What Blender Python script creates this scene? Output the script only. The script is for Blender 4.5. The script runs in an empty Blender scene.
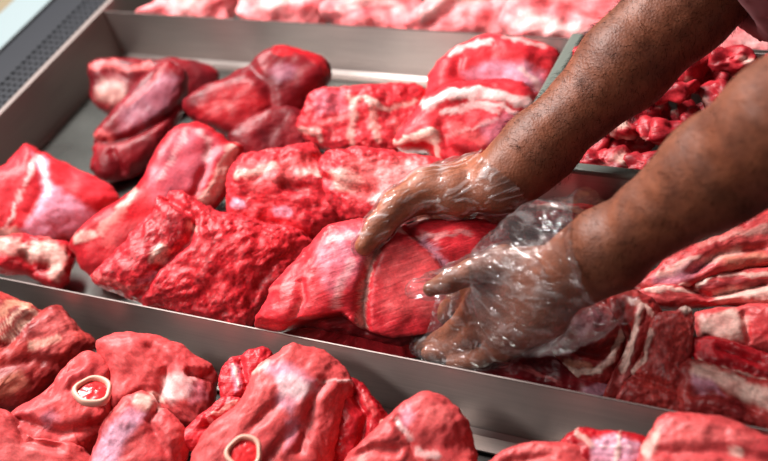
import bpy, math, random
import numpy as np
from mathutils import Matrix, Vector

# ------------------------------------------------------------------ camera
F_PX = 1233.0
CAM = np.array([0.60084506, -0.78762325, 0.92183941])
_v1 = np.array([-2341.0, -341.0]); _v2 = np.array([850.0, -1378.0])
_X = -np.array([_v1[0], -_v1[1], -F_PX]); _X /= np.linalg.norm(_X)
_Y = np.array([_v2[0], -_v2[1], -F_PX]); _Y /= np.linalg.norm(_Y)
_Z = np.cross(_X, _Y); _Z /= np.linalg.norm(_Z); _Y = np.cross(_Z, _X)
ROT = np.stack([_X, _Y, _Z])                      # camera axes -> world axes
scene = bpy.context.scene
col = scene.collection
cam_data = bpy.data.cameras.new('camera')
cam_data.sensor_width = 36.0
cam_data.lens = F_PX / 768.0 * 36.0
cam_data.clip_start = 0.02
cam_data.dof.use_dof = True
cam_data.dof.focus_distance = 1.22
cam_data.dof.aperture_fstop = 3.6
cam = bpy.data.objects.new('camera', cam_data)
m4 = Matrix.Identity(4)
for i in range(3):
    for j in range(3):
        m4[i][j] = ROT[i, j]
    m4[i][3] = CAM[i]
cam.matrix_world = m4
col.objects.link(cam)
scene.camera = cam

# ------------------------------------------------------------------ light
world = bpy.data.worlds.new('market_hall'); scene.world = world
world.use_nodes = True
world.node_tree.nodes['Background'].inputs[0].default_value = (0.95, 0.88, 0.84, 1)
world.node_tree.nodes['Background'].inputs[1].default_value = 0.045

def area(name, loc, target, sx, sy, power, color):
    l = bpy.data.lights.new(name, 'AREA'); l.shape = 'RECTANGLE'
    l.size = sx; l.size_y = sy; l.energy = power; l.color = color
    o = bpy.data.objects.new(name, l); o.location = loc
    o.rotation_euler = (Vector(target) - Vector(loc)).to_track_quat('-Z', 'Y').to_euler()
    col.objects.link(o); return o
area('ceiling_tube_light', (-0.86, 0.34, 1.45), (0.0, 0.34, 0.0), 1.2, 0.20, 66, (1.0, 0.95, 0.93))
area('aisle_light', (-0.85, -1.25, 1.9), (0.0, 0.0, 0.0), 0.7, 0.4, 16, (1.0, 0.93, 0.90))
vs = scene.view_settings
vs.view_transform = 'Standard'; vs.look = 'None'; vs.gamma = 1.0
vs.use_curve_mapping = False; vs.exposure = 0.42
scene.cycles.transparent_max_bounces = 24

# ------------------------------------------------------------------ helpers
def ray(x, y):
    return ROT @ (np.array([x - 384.0, -(y - 230.5), -F_PX]) / F_PX)
def at(x, y, z):
    """the point of the place at height z that is seen at photo position x, y"""
    r = ray(x, y); return CAM + r * ((z - CAM[2]) / r[2])
def project(p):
    q = (np.asarray(p) - CAM) @ ROT
    return np.stack([384.0 + F_PX * q[..., 0] / -q[..., 2], 230.5 - F_PX * q[..., 1] / -q[..., 2]], -1)
def lin(c):
    c = np.asarray(c, float) / 255.0
    return np.where(c <= 0.04045, c / 12.92, ((c + 0.055) / 1.055) ** 2.4)

_rng = np.random.RandomState(7)
_perm = _rng.permutation(256); _perm = np.concatenate([_perm, _perm, _perm])
_g = _rng.normal(size=(256, 3)); _g /= np.linalg.norm(_g, axis=1, keepdims=True)
def pn(p, freq=1.0, seed=0):
    """gradient noise, about -0.7..0.7"""
    p = np.asarray(p, float) * freq + seed * 17.31
    i = np.floor(p).astype(int); f = p - i; i &= 255
    u = f * f * f * (f * (f * 6 - 15) + 10)
    def corner(dx, dy, dz):
        h = _perm[_perm[_perm[(i[..., 0] + dx) & 255] + ((i[..., 1] + dy) & 255)] + ((i[..., 2] + dz) & 255)]
        g = _g[h]
        return g[..., 0] * (f[..., 0] - dx) + g[..., 1] * (f[..., 1] - dy) + g[..., 2] * (f[..., 2] - dz)
    def mix(a, b, t): return a + (b - a) * t
    x00 = mix(corner(0,0,0), corner(1,0,0), u[..., 0]); x10 = mix(corner(0,1,0), corner(1,1,0), u[..., 0])
    x01 = mix(corner(0,0,1), corner(1,0,1), u[..., 0]); x11 = mix(corner(0,1,1), corner(1,1,1), u[..., 0])
    return mix(mix(x00, x10, u[..., 1]), mix(x01, x11, u[..., 1]), u[..., 2])
def fbm(p, freq, seed, octv=3):
    s = 0; a = 1.0
    for k in range(octv):
        s = s + a * pn(p, freq * 2 ** k, seed + k * 3); a *= 0.5
    return s
def sstep(a, b, x):
    t = np.clip((x - a) / (b - a), 0, 1); return t * t * (3 - 2 * t)

def mesh_obj(name, verts, faces, mat, parent=None, smooth=True, attrs=None):
    me = bpy.data.meshes.new(name)
    me.from_pydata([tuple(v) for v in verts], [], [tuple(f) for f in faces])
    if smooth:
        me.polygons.foreach_set('use_smooth', [True] * len(me.polygons))
    for an, (ty, data) in (attrs or {}).items():
        a = me.attributes.new(an, ty, 'POINT')
        a.data.foreach_set('color' if 'COLOR' in ty else ('vector' if 'VECTOR' in ty else 'value'), np.asarray(data, np.float32).ravel())
    if mat: me.materials.append(mat)
    me.update()
    o = bpy.data.objects.new(name, me); col.objects.link(o)
    if parent: o.parent = parent
    return o
def tag(o, label=None, cat=None, group=None, kind=None):
    if label: o['label'] = label
    if cat: o['category'] = cat
    if group: o['group'] = group
    if kind: o['kind'] = kind
    return o
def empty(name, loc=(0, 0, 0)):
    o = bpy.data.objects.new(name, None); o.location = loc; o.empty_display_size = 0.05
    col.objects.link(o); return o
def box(name, x0, x1, y0, y1, z0, z1, mat, parent=None, bevel=0.0):
    v = [(x, y, z) for x in (x0, x1) for y in (y0, y1) for z in (z0, z1)]
    f = [(0,1,3,2), (4,6,7,5), (0,4,5,1), (2,3,7,6), (0,2,6,4), (1,5,7,3)]
    o = mesh_obj(name, v, f, mat, parent, smooth=False)
    if bevel:
        b = o.modifiers.new('bevel', 'BEVEL'); b.width = bevel; b.segments = 2
    return o

# ------------------------------------------------------------------ materials
def new_mat(name):
    m = bpy.data.materials.new(name); m.use_nodes = True
    nt = m.node_tree; return m, nt, nt.nodes['Principled BSDF']
def nd(nt, t, **kw):
    n = nt.nodes.new(t)
    for k, v in kw.items(): setattr(n, k, v)
    return n

def steel(name, base=(0.50, 0.435, 0.405), rough=0.40, scale=(4, 220, 220), brush=(0, 0, 1), aniso=0.85):
    m, nt, b = new_mat(name); L = nt.links.new
    tc = nd(nt, 'ShaderNodeTexCoord'); mp = nd(nt, 'ShaderNodeMapping'); mp.inputs['Scale'].default_value = scale
    L(tc.outputs['Object'], mp.inputs['Vector'])
    n = nd(nt, 'ShaderNodeTexNoise'); n.inputs['Scale'].default_value = 3; n.inputs['Detail'].default_value = 4
    L(mp.outputs[0], n.inputs['Vector'])
    n2 = nd(nt, 'ShaderNodeTexNoise'); n2.inputs['Scale'].default_value = 9; n2.inputs['Detail'].default_value = 3
    L(tc.outputs['Object'], n2.inputs['Vector'])
    mr = nd(nt, 'ShaderNodeMapRange'); mr.inputs['To Min'].default_value = rough - 0.06; mr.inputs['To Max'].default_value = rough + 0.12
    L(n2.outputs['Fac'], mr.inputs['Value']); L(mr.outputs[0], b.inputs['Roughness'])
    cr = nd(nt, 'ShaderNodeValToRGB')
    cr.color_ramp.elements[0].position = 0.25; cr.color_ramp.elements[1].position = 0.75
    cr.color_ramp.elements[0].color = (*[c * 0.82 for c in base], 1); cr.color_ramp.elements[1].color = (*base, 1)
    L(n.outputs['Fac'], cr.inputs[0]); L(cr.outputs[0], b.inputs['Base Color'])
    b.inputs['Metallic'].default_value = 0.95; b.inputs['Anisotropic'].default_value = aniso
    tv = nd(nt, 'ShaderNodeCombineXYZ')
    for k in range(3): tv.inputs[k].default_value = brush[k]
    L(tv.outputs[0], b.inputs['Tangent'])
    bp = nd(nt, 'ShaderNodeBump'); bp.inputs['Strength'].default_value = 0.06; bp.inputs['Distance'].default_value = 0.001
    L(n.outputs['Fac'], bp.inputs['Height']); L(bp.outputs[0], b.inputs['Normal'])
    return m
def plain(name, c, rough=0.5, metal=0.0, noise=0.12):
    m, nt, b = new_mat(name); L = nt.links.new
    tc = nd(nt, 'ShaderNodeTexCoord'); n = nd(nt, 'ShaderNodeTexNoise'); n.inputs['Scale'].default_value = 30
    L(tc.outputs['Object'], n.inputs['Vector'])
    cr = nd(nt, 'ShaderNodeValToRGB'); l = lin(c)
    cr.color_ramp.elements[0].color = (*(l * (1 - noise)), 1); cr.color_ramp.elements[1].color = (*(l * (1 + noise)), 1)
    L(n.outputs['Fac'], cr.inputs[0]); L(cr.outputs[0], b.inputs['Base Color'])
    b.inputs['Roughness'].default_value = rough; b.inputs['Metallic'].default_value = metal
    return m

def meat_material(name, coarse=False, smooth=False):
    m, nt, b = new_mat(name); L = nt.links.new
    ca = nd(nt, 'ShaderNodeAttribute', attribute_name='Col'); fa = nd(nt, 'ShaderNodeAttribute', attribute_name='fib')
    mp = nd(nt, 'ShaderNodeMapping'); mp.inputs['Scale'].default_value = (40, 330, 200) if not coarse else (120, 260, 200)
    L(fa.outputs['Vector'], mp.inputs['Vector'])
    n1 = nd(nt, 'ShaderNodeTexNoise'); n1.inputs['Scale'].default_value = 1; n1.inputs['Detail'].default_value = 4; n1.inputs['Distortion'].default_value = 0.6
    L(mp.outputs[0], n1.inputs['Vector'])
    n2 = nd(nt, 'ShaderNodeTexNoise'); n2.inputs['Scale'].default_value = 60; n2.inputs['Detail'].default_value = 5; n2.inputs['Roughness'].default_value = 0.6
    L(fa.outputs['Vector'], n2.inputs['Vector'])
    # fibre tint
    mr = nd(nt, 'ShaderNodeMapRange'); mr.inputs['From Min'].default_value = 0.3; mr.inputs['From Max'].default_value = 0.7
    lo_, hi_ = (0.88, 1.10) if smooth else ((0.62, 1.3) if coarse else (0.76, 1.18))
    mr.inputs['To Min'].default_value = lo_; mr.inputs['To Max'].default_value = hi_
    L(n1.outputs['Fac'], mr.inputs['Value'])
    mul = nd(nt, 'ShaderNodeMix', data_type='RGBA', blend_type='MULTIPLY'); mul.inputs['Factor'].default_value = 1.0
    L(ca.outputs['Color'], mul.inputs['A']); L(mr.outputs[0], mul.inputs['B'])
    # fine marbling threads of fat
    thr = nd(nt, 'ShaderNodeMapRange'); thr.inputs['From Min'].default_value = 0.62; thr.inputs['From Max'].default_value = 0.74
    thr.inputs['To Max'].default_value = 0.05 if smooth else (0.34 if coarse else 0.16)
    L(n1.outputs['Fac'], thr.inputs['Value'])
    mix = nd(nt, 'ShaderNodeMix', data_type='RGBA'); L(thr.outputs[0], mix.inputs['Factor'])
    L(mul.outputs['Result'], mix.inputs['A']); mix.inputs['B'].default_value = (0.78, 0.42, 0.40, 1)
    n3 = nd(nt, 'ShaderNodeTexNoise'); n3.inputs['Scale'].default_value = 330; n3.inputs['Detail'].default_value = 3; n3.inputs['Roughness'].default_value = 0.65
    L(fa.outputs['Vector'], n3.inputs['Vector'])
    m3 = nd(nt, 'ShaderNodeMapRange'); m3.inputs['From Min'].default_value = 0.3; m3.inputs['From Max'].default_value = 0.7; m3.inputs['To Min'].default_value = 0.6 if coarse else 0.78; m3.inputs['To Max'].default_value = 1.35 if coarse else 1.18
    L(n3.outputs['Fac'], m3.inputs['Value'])
    mx3 = nd(nt, 'ShaderNodeMix', data_type='RGBA', blend_type='MULTIPLY'); mx3.inputs['Factor'].default_value = 1.0
    L(mix.outputs['Result'], mx3.inputs['A']); L(m3.outputs[0], mx3.inputs['B']); L(mx3.outputs['Result'], b.inputs['Base Color'])
    rr = nd(nt, 'ShaderNodeMapRange'); rr.inputs['To Min'].default_value = 0.34 if smooth else 0.28; rr.inputs['To Max'].default_value = 0.60 if smooth else 0.58
    L(n2.outputs['Fac'], rr.inputs['Value']); L(rr.outputs[0], b.inputs['Roughness'])
    b.inputs['Specular IOR Level'].default_value = 0.34
    b.inputs['Subsurface Weight'].default_value = 0.06
    b.inputs['Subsurface Radius'].default_value = (1.0, 0.25, 0.2); b.inputs['Subsurface Scale'].default_value = 0.006
    b1 = nd(nt, 'ShaderNodeBump'); b1.inputs['Strength'].default_value = 0.2 if smooth else (0.5 if coarse else 0.4); b1.inputs['Distance'].default_value = 0.0012 if not coarse else 0.002
    L(n1.outputs['Fac'], b1.inputs['Height'])
    b2 = nd(nt, 'ShaderNodeBump'); b2.inputs['Strength'].default_value = 0.16 if smooth else (0.4 if coarse else 0.25); b2.inputs['Distance'].default_value = 0.003
    L(n2.outputs['Fac'], b2.inputs['Height']); L(b1.outputs[0], b2.inputs['Normal']); 
    b3 = nd(nt, 'ShaderNodeBump'); b3.inputs['Strength'].default_value = 0.3; b3.inputs['Distance'].default_value = 0.0011
    L(n3.outputs['Fac'], b3.inputs['Height']); L(b2.outputs[0], b3.inputs['Normal']); L(b3.outputs[0], b.inputs['Normal'])
    return m

M_STEEL = steel('brushed_steel')
M_STEELY = steel('brushed_steel_side', scale=(220, 4, 220))
M_STEELF = steel('plain_steel', rough=0.3, aniso=0.0)
M_EDGE = plain('cut_steel_edge', (120, 108, 104), 0.5, 0.6)
M_STEELD = steel('worn_tray_steel', (0.27, 0.28, 0.26), 0.26, (90, 90, 90), aniso=0.0)
M_RIM = plain('bright_steel_rim', (176, 162, 156), 0.4, 0.6)
M_GRILLE = plain('dark_grille_plastic', (24, 27, 33), 0.55)
M_BACKPLATE = plain('brown_plate', (150, 128, 122), .7)
M_VOID = plain('duct_black', (8, 8, 9), 0.9)
M_WHITE = plain('white_enamel', (128, 141, 143), 0.25, 0.0, 0.02)
M_TAN = plain('tan_ledge', (112, 101, 80), 0.6)
M_SLAT = plain('dark_deck_steel', (70, 66, 64), 0.4, 0.7)
M_RIMP = plain('grey_green_rim', (104, 110, 102), 0.45, 0.2)
M_MEAT = meat_material('raw_meat')
M_COARSE = meat_material('coarse_cut_meat', True)
M_SMOOTH = meat_material('smooth_muscle', smooth=True)

# ------------------------------------------------------------------ display case
XL, YB, YF = -0.638, 0.354, -0.159
ZT = 0.08
def sheet(name, prof, x0, x1, mat, parent=None):
    """a folded sheet: closed (y, z) profile extruded along x"""
    n = len(prof); v = [(x0, y, z) for y, z in prof] + [(x1, y, z) for y, z in prof]
    f = [(i, (i + 1) % n, n + (i + 1) % n, n + i) for i in range(n)] + [tuple(range(n))[::-1], tuple(range(n, 2 * n))]
    return mesh_obj(name, v, f, mat, parent, smooth=False)
def divider(y, x0, x1, zt, zb, flange, label):
    t = empty('steel_divider', (0, 0, 0))
    tag(t, label, 'divider', 'steel dividers between the meat trays')
    sheet('upright', [(y - .0006, zb), (y + .0006, zb), (y + .0006, zt), (y - .0006, zt)], x0, x1, M_STEEL, t)
    sheet('top_edge', [(y - .0007, zt - .0005), (y + .0007, zt - .0005), (y + .0007, zt + .0006), (y - .0007, zt + .0006)], x0, x1, M_EDGE, t)
    sheet('base_flange', [(y - .0012, zb), (y - flange, zb), (y - flange, zb + .0025), (y - .006, zb + .0025), (y - .0012, zb + .007)], x0, x1, M_STEELF, t)
    return t
fl = empty('floor', (0, 0, 0)); tag(fl, kind='structure')
box('tray_bottom', XL, 0.62, YF, YB, -0.006, 0.0, M_STEELD, fl)
box('back_tray_bottom', XL, 0.75, YB, 0.80, -0.006, 0.0, M_STEELD, fl)
box('under_deck', XL, 0.75, -0.62, YF, -0.05, -0.04, M_VOID, fl)
for k in range(30):
    y1 = YF - 0.022 - k * 0.014
    box('slat', XL, 0.62, y1 - 0.0095, y1, -0.03, -0.018, M_SLAT, fl)
divider(YB, XL, 0.75, ZT, 0.0, 0.016, 'long steel divider behind the middle tray, below the pale back row of meat')
divider(YF, XL, 0.62, ZT, -0.012, 0.022, 'long steel divider in front of the middle tray, below the gloved hands')

case = empty('case_edge', (XL, 0.2, 0)); tag(case, 'dark perforated air grille with white ledge along the left side of the counter', 'counter edge')
def cpart(*a, **k):
    o = box(*a, **k); o.parent = case; o.location = (-XL, -0.2, 0); return o
cpart('side_wall', XL - .003, XL, -0.65, 0.80, -0.02, ZT, M_STEELY)
cpart('wall_base_fold', XL, XL + .004, YF, YB, 0.0, 0.003, M_RIM)
cpart('rim', XL - .006, XL + .001, -0.65, 0.80, ZT, ZT + .004, M_RIM)
# perforated grille: every hole is cut
GX0, GX1 = XL - 0.094, XL - 0.006
def grille():
    v = []; f = []
    rows = 6; pitch = 0.0125; rx = []
    hole_x = [XL - 0.012 - i * 0.0117 for i in range(4)]
    y0, y1 = -0.10, 0.80; n = int((y1 - y0) / pitch)
    xs = [GX1] + [hole_x[i] - 0.00585 for i in range(4)]
    zg = ZT + 0.003
    for r in range(4):
        xa, xb = xs[r + 1], xs[r]; cx = (xa + xb) / 2
        hr = 0.0036 if r < 3 else 0.0044
        for k in range(n):
            ya, yb = y0 + k * pitch, y0 + (k + 1) * pitch; cy = (ya + yb) / 2
            o = len(v)
            sq = [(xb, cy), (xb, yb), (cx, yb), (xa, yb), (xa, cy), (xa, ya), (cx, ya), (xb, ya)]
            ci = [(cx + hr * math.cos(q * math.pi / 4), cy + hr * math.sin(q * math.pi / 4)) for q in range(8)]
            v += [(x, y, zg) for x, y in sq] + [(x, y, zg) for x, y in ci] + [(x, y, zg - .004) for x, y in ci]
            for q in range(8):
                q2 = (q + 1) % 8
                f.append((o + q, o + q2, o + 8 + q2, o + 8 + q)); f.append((o + 8 + q, o + 8 + q2, o + 16 + q2, o + 16 + q))
    o = mesh_obj('perforated_grille', v, f, M_GRILLE, case, smooth=False); o.location = (-XL, -0.2, 0)
    return xs[-1]
gx = grille()
cpart('grille_frame', GX0 - .012, gx, -0.10, 0.80, ZT - .001, ZT + .003, M_GRILLE)
cpart('air_duct', GX0, XL - .041, -0.10, 0.80, ZT - .03, ZT - .025, M_VOID)
cpart('plate_below_holes', XL - .040, XL - .004, -0.10, 0.80, ZT - .006, ZT - .003, M_BACKPLATE)  # added tan plate standing for whatever is lit below the holes
cpart('seal_strip', GX0 - .016, GX0 - .012, -0.10, 0.80, ZT - .01, ZT + .006, M_VOID)
cpart('white_ledge', XL - .187, GX0 - .016, -0.10, 0.80, ZT - .02, ZT + .004, M_WHITE, bevel=.004)
cpart('tan_ledge', GX0 - .50, XL - .188, -0.10, 0.80, ZT - .03, ZT - .002, M_TAN)

# tray of small chunks at the back right
TX0, TX1, TY0, TY1 = 0.104, 0.62, 0.106, 0.336
tray = empty('chunk_tray', (TX0, TY0, 0)); tag(tray, 'steel tray with rolled grey rim holding small red meat chunks behind the arms', 'tray')
def tpart(*a, **k):
    o = box(*a, **k); o.parent = tray; o.location = (-TX0, -TY0, 0); return o
tpart('front_wall', TX0, TX1, TY0, TY0 + .002, 0.0, 0.10, M_STEEL)
tpart('back_wall', TX0, TX1, TY1 - .002, TY1, 0.0, 0.09, M_STEEL)
tpart('side_wall', TX0, TX0 + .002, TY0, TY1, 0.0, 0.10, M_STEELY)
tpart('bottom', TX0, TX1, TY0, TY1, 0.001, 0.003, M_STEELD)
tpart('front_rim', TX0, TX1, TY0 - .005, TY0 + .007, 0.096, 0.104, M_RIMP, bevel=.003)
tpart('side_rim', TX0 - .007, TX0 + .009, TY0 + .007, TY1, 0.096, 0.104, M_RIMP, bevel=.003)

# ------------------------------------------------------------------ meat
PAL = {
    'red':   ((138, 8, 20), (206, 30, 42)),
    'deep':  ((72, 4, 13), (138, 12, 25)),
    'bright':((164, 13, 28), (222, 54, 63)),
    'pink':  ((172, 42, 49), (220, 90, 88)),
    'pale':  ((232, 90, 98), (250, 160, 160)),  # overexposure of the back row put into the colour
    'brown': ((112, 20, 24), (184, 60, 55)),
}
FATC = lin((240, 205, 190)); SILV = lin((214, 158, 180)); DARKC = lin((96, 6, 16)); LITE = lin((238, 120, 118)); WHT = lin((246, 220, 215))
FCOL = {'fat': FATC, 'silver': SILV, 'dark': DARKC, 'light': LITE, 'white': WHT, 'bone': lin((238, 200, 176)), 'red': lin((196, 24, 34)), 'peach': lin((232, 160, 132))}

def seg_dist(q, pts):
    pts = np.asarray(pts, float); d = np.full(len(q), 1e9)
    for a, b in zip(pts[:-1], pts[1:]):
        ab = b - a; t = np.clip(((q - a) @ ab) / max(ab @ ab, 1e-9), 0, 1)
        d = np.minimum(d, np.linalg.norm(q - a - t[:, None] * ab, axis=1))
    return d
def poly_sd(q, pts):
    pts = np.asarray(pts, float); d = seg_dist(q, np.vstack([pts, pts[:1]]))
    ins = np.zeros(len(q), bool)
    for a, b in zip(pts, np.roll(pts, -1, 0)):
        c = ((a[1] > q[:, 1]) != (b[1] > q[:, 1]))
        with np.errstate(divide='ignore', invalid='ignore'):
            xi = (b[0] - a[0]) * (q[:, 1] - a[1]) / (b[1] - a[1]) + a[0]
        ins ^= c & (q[:, 0] < xi)
    return np.where(ins, -d, d)
def spline(pts, n):
    pts = np.asarray(pts, float); N = len(pts); out = []
    for i in range(N):
        p0, p1, p2, p3 = pts[i - 1], pts[i], pts[(i + 1) % N], pts[(i + 2) % N]
        for t in np.linspace(0, 1, 12, endpoint=False):
            out.append(0.5 * (2 * p1 + (p2 - p0) * t + (2 * p0 - 5 * p1 + 4 * p2 - p3) * t * t + (3 * p1 - p0 - 3 * p2 + p3) * t ** 3))
    out = np.array(out); seg = np.linalg.norm(np.roll(out, -1, 0) - out, axis=1); cum = np.concatenate([[0], np.cumsum(seg)])
    tt = np.linspace(0, cum[-1], n, endpoint=False); out = np.vstack([out, out[:1]])
    return np.stack([np.interp(tt, cum, out[:, k]) for k in range(out.shape[1])], 1)

def wob3(W, sd): return np.stack([pn(W, 40, sd + 1), pn(W, 40, sd + 2), pn(W, 40, sd + 3)], 1)
ZONES = {  # x0, x1, y0, y1, z0 : walls the meat is pressed against
    'mid': (XL + .004, 0.60, YF + .003, YB - .003, 0.001),
    'front': (XL + .004, 0.60, -0.60, YF - .003, -0.0175),
    'back': (XL + .004, 0.74, YB + .004, 0.80, 0.001),
    'free': (-9, 9, -9, 9, 0.001),
}
SEED = [0]
def meat(name, label, outline, zc, pal='red', tilt=0.72, up=0.34, down=0.72, feats=(), lump=0.004, fine=0.0012, fib=0.0,
         zone='mid', mat=None, flat=3.6, grid=72, ang=160, group=None, parent=None, center=None, slope=(0, 0)):
    SEED[0] += 1; sd = SEED[0]
    outline = np.asarray(outline, float)
    c2 = np.asarray(center, float) if center else outline.mean(0)
    C3 = at(c2[0], c2[1], zc); view = CAM - C3; view /= np.linalg.norm(view)
    n = (1 - tilt) * np.array([0, 0, 1.0]) + tilt * view; n /= np.linalg.norm(n)
    U = ROT[:, 0] - n * (ROT[:, 0] @ n); U /= np.linalg.norm(U); V = np.cross(n, U)
    if slope != (0, 0):
        n = n + U * slope[0] + V * slope[1]; n /= np.linalg.norm(n)
        U = U - n * (U @ n); U /= np.linalg.norm(U); V = np.cross(n, U)
    b = spline(outline, ang); bd = []
    for x, y in b:
        r = ray(x, y); t = ((C3 - CAM) @ n) / (r @ n); p = CAM + r * t - C3; bd.append((p @ U, p @ V))
    bd = np.array(bd)
    if zone != 'back': bd = bd * (1 + .05 * pn(np.c_[bd, np.zeros(len(bd))], 55, sd + 70) + .03 * pn(np.c_[bd, np.zeros(len(bd))], 140, sd + 71))[:, None]
    R = np.sqrt(abs(np.sum(bd[:, 0] * np.roll(bd[:, 1], -1) - bd[:, 1] * np.roll(bd[:, 0], -1))) / 2 / math.pi)
    N = grid; g = np.linspace(-1, 1, N + 1); ga, gb = np.meshgrid(g, g, indexing='ij')
    big = np.abs(ga) > np.abs(gb)
    with np.errstate(divide='ignore', invalid='ignore'):
        r_ = np.where(big, ga, gb); ph = np.where(big, math.pi / 4 * gb / ga, math.pi / 2 - math.pi / 4 * ga / gb)
    ph = np.where(r_ == 0, 0, ph); ph = np.where(r_ < 0, ph + math.pi, ph); s = np.abs(r_)
    s = np.sin(np.clip(s, 0, 1) * math.pi / 2) ** 0.95; s = np.where(np.abs(r_) > .9999, 1.0, s)
    prof = np.sqrt(np.clip(1 - s ** flat, 0, 1))
    kk = (ph / (2 * math.pi) % 1.0) * ang; k0 = np.floor(kk).astype(int) % ang; fr = (kk - np.floor(kk))[..., None]
    B = bd[k0] * (1 - fr) + bd[(k0 + 1) % ang] * fr
    uv = s[..., None] * B; edge = np.abs(r_) > .9999
    hu, hd = R * up, R * down
    top = np.concatenate([uv, (prof * hu)[..., None]], -1).reshape(-1, 3)
    bot = np.concatenate([uv, (-prof * hd)[..., None]], -1).reshape(-1, 3)
    it = np.arange((N + 1) ** 2).reshape(N + 1, N + 1); ib = it.copy(); inner = ~edge
    ib[inner] = (N + 1) ** 2 + np.arange(inner.sum())
    loc = np.vstack([top, bot[inner.ravel()]])
    W = C3 + loc[:, :1] * U + loc[:, 1:2] * V + loc[:, 2:] * n
    # outward direction of the smooth pillow
    o = np.concatenate([loc[:, :2] / R ** 2, (loc[:, 2] / np.where(loc[:, 2] > 0, hu, hd) ** 2)[:, None]], 1)
    o /= np.linalg.norm(o, axis=1, keepdims=True) + 1e-9
    OW = o[:, :1] * U + o[:, 1:2] * V + o[:, 2:] * n
    front = (loc[:, 2] >= -0.15 * hd).astype(float)
    px = project(W)
    wob = np.stack([pn(W, 70, sd), pn(W, 70, sd + 50)], 1) * 5 + np.stack([pn(W, 180, sd), pn(W, 180, sd + 50)], 1) * 3
    q = px + wob
    if pal in ('pink', 'pale'): fine = fine * .75
    disp = lump * (1.6 * pn(W, 22, sd) + 1.0 * pn(W, 45, sd + 9)) + fine * 2.0 * fbm(W, 120, sd + 20, 3)
    if mat is M_COARSE: disp = disp - .0028 * np.abs(pn(W + wob3(W, sd) * .02, 62, sd + 90)) - .0012 * np.abs(pn(W, 150, sd + 91))
    lo, hi = lin(PAL[pal][0]), lin(PAL[pal][1])
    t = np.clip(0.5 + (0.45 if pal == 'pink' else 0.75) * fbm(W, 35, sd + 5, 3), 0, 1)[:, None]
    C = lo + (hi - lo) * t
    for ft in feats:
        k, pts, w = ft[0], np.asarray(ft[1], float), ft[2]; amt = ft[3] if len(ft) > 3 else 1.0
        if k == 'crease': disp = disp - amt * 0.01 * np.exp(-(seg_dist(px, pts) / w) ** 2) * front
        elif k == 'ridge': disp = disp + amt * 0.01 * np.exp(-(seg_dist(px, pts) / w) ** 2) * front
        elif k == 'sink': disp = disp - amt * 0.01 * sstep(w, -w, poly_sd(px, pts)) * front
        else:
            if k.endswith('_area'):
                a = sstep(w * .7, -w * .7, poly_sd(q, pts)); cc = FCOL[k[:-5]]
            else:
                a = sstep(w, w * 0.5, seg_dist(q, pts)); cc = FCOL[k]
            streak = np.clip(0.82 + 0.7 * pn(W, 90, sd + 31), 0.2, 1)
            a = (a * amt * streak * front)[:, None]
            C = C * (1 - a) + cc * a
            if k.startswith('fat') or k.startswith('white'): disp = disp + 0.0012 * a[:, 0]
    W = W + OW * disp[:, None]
    z = ZONES[zone]
    W[:, 0] = np.clip(W[:, 0], z[0], z[1]); W[:, 1] = np.clip(W[:, 1], z[2], z[3]); W[:, 2] = np.maximum(W[:, 2], z[4])
    faces = [(it[a, b_], it[a + 1, b_], it[a + 1, b_ + 1], it[a, b_ + 1]) for a in range(N) for b_ in range(N)] + \
            [(ib[a, b_], ib[a, b_ + 1], ib[a + 1, b_ + 1], ib[a + 1, b_]) for a in range(N) for b_ in range(N)]
    fa = math.radians(fib); ca, sa = math.cos(fa), math.sin(fa)
    fibv = np.stack([loc[:, 0] * ca + loc[:, 1] * sa, -loc[:, 0] * sa + loc[:, 1] * ca, loc[:, 2] + disp], 1) + sd * 0.37
    base = W[:, 2].min(); org = np.array([C3[0], C3[1], base])
    o = mesh_obj(name, W - org, faces, mat or (M_SMOOTH if pal in ('pink', 'pale') else M_MEAT), None, True,
                 {'Col': ('FLOAT_COLOR', np.concatenate([np.clip(C, 0, 1), np.ones((len(C), 1))], 1)), 'fib': ('FLOAT_VECTOR', fibv)})
    o.location = org
    if label: tag(o, label, 'meat', group)
    return o
# ---- middle tray, back to front
GM = 'beef cuts in the middle tray'
meat('beef_cut', 'dark beef cut with fatty left end lying against the back divider', [(90,63),(111,58),(155,60),(177,58),(207,64),(220,76),(214,92),(190,108),(150,118),(111,113),(95,104),(89,80)], .045, 'deep', mat=M_SMOOTH, fine=.0006,
     feats=[('fat_area', [(98,82),(112,78),(124,84),(126,98),(112,106),(98,100)], 7, .4), ('light', [(95,66),(112,63),(125,70),(150,64)], 5, .7), ('crease', [(108,70),(135,84),(150,72)], 6, .5), ('dark_area', [(165,62),(205,66),(215,80),(190,95)], 5, .6)], group=GM)
meat('beef_cut', 'oblong dark beef cut with a smooth oval face near the left steel wall', [(173,62),(184,74),(187,94),(181,115),(171,138),(158,160),(140,174),(108,181),(94,174),(91,152),(95,135),(110,115),(130,92),(150,71),(162,63)], .055, 'deep', fib=50, mat=M_SMOOTH, fine=.0006,
     feats=[('crease', [(93,142),(110,142),(126,138),(150,126),(172,112),(186,98)], 4, .9), ('silver_area', [(120,110),(140,88),(165,72),(178,80),(172,105),(150,122),(120,130)], 10, .28), ('light', [(160,72),(150,85),(128,104)], 4, .35), ('dark_area', [(96,150),(130,148),(165,130),(150,165),(110,178)], 8, .5), ('light', [(94,140),(100,132),(110,140)], 4, .5), ('crease', [(112,152),(122,172)], 4, .6)], group=GM)
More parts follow.
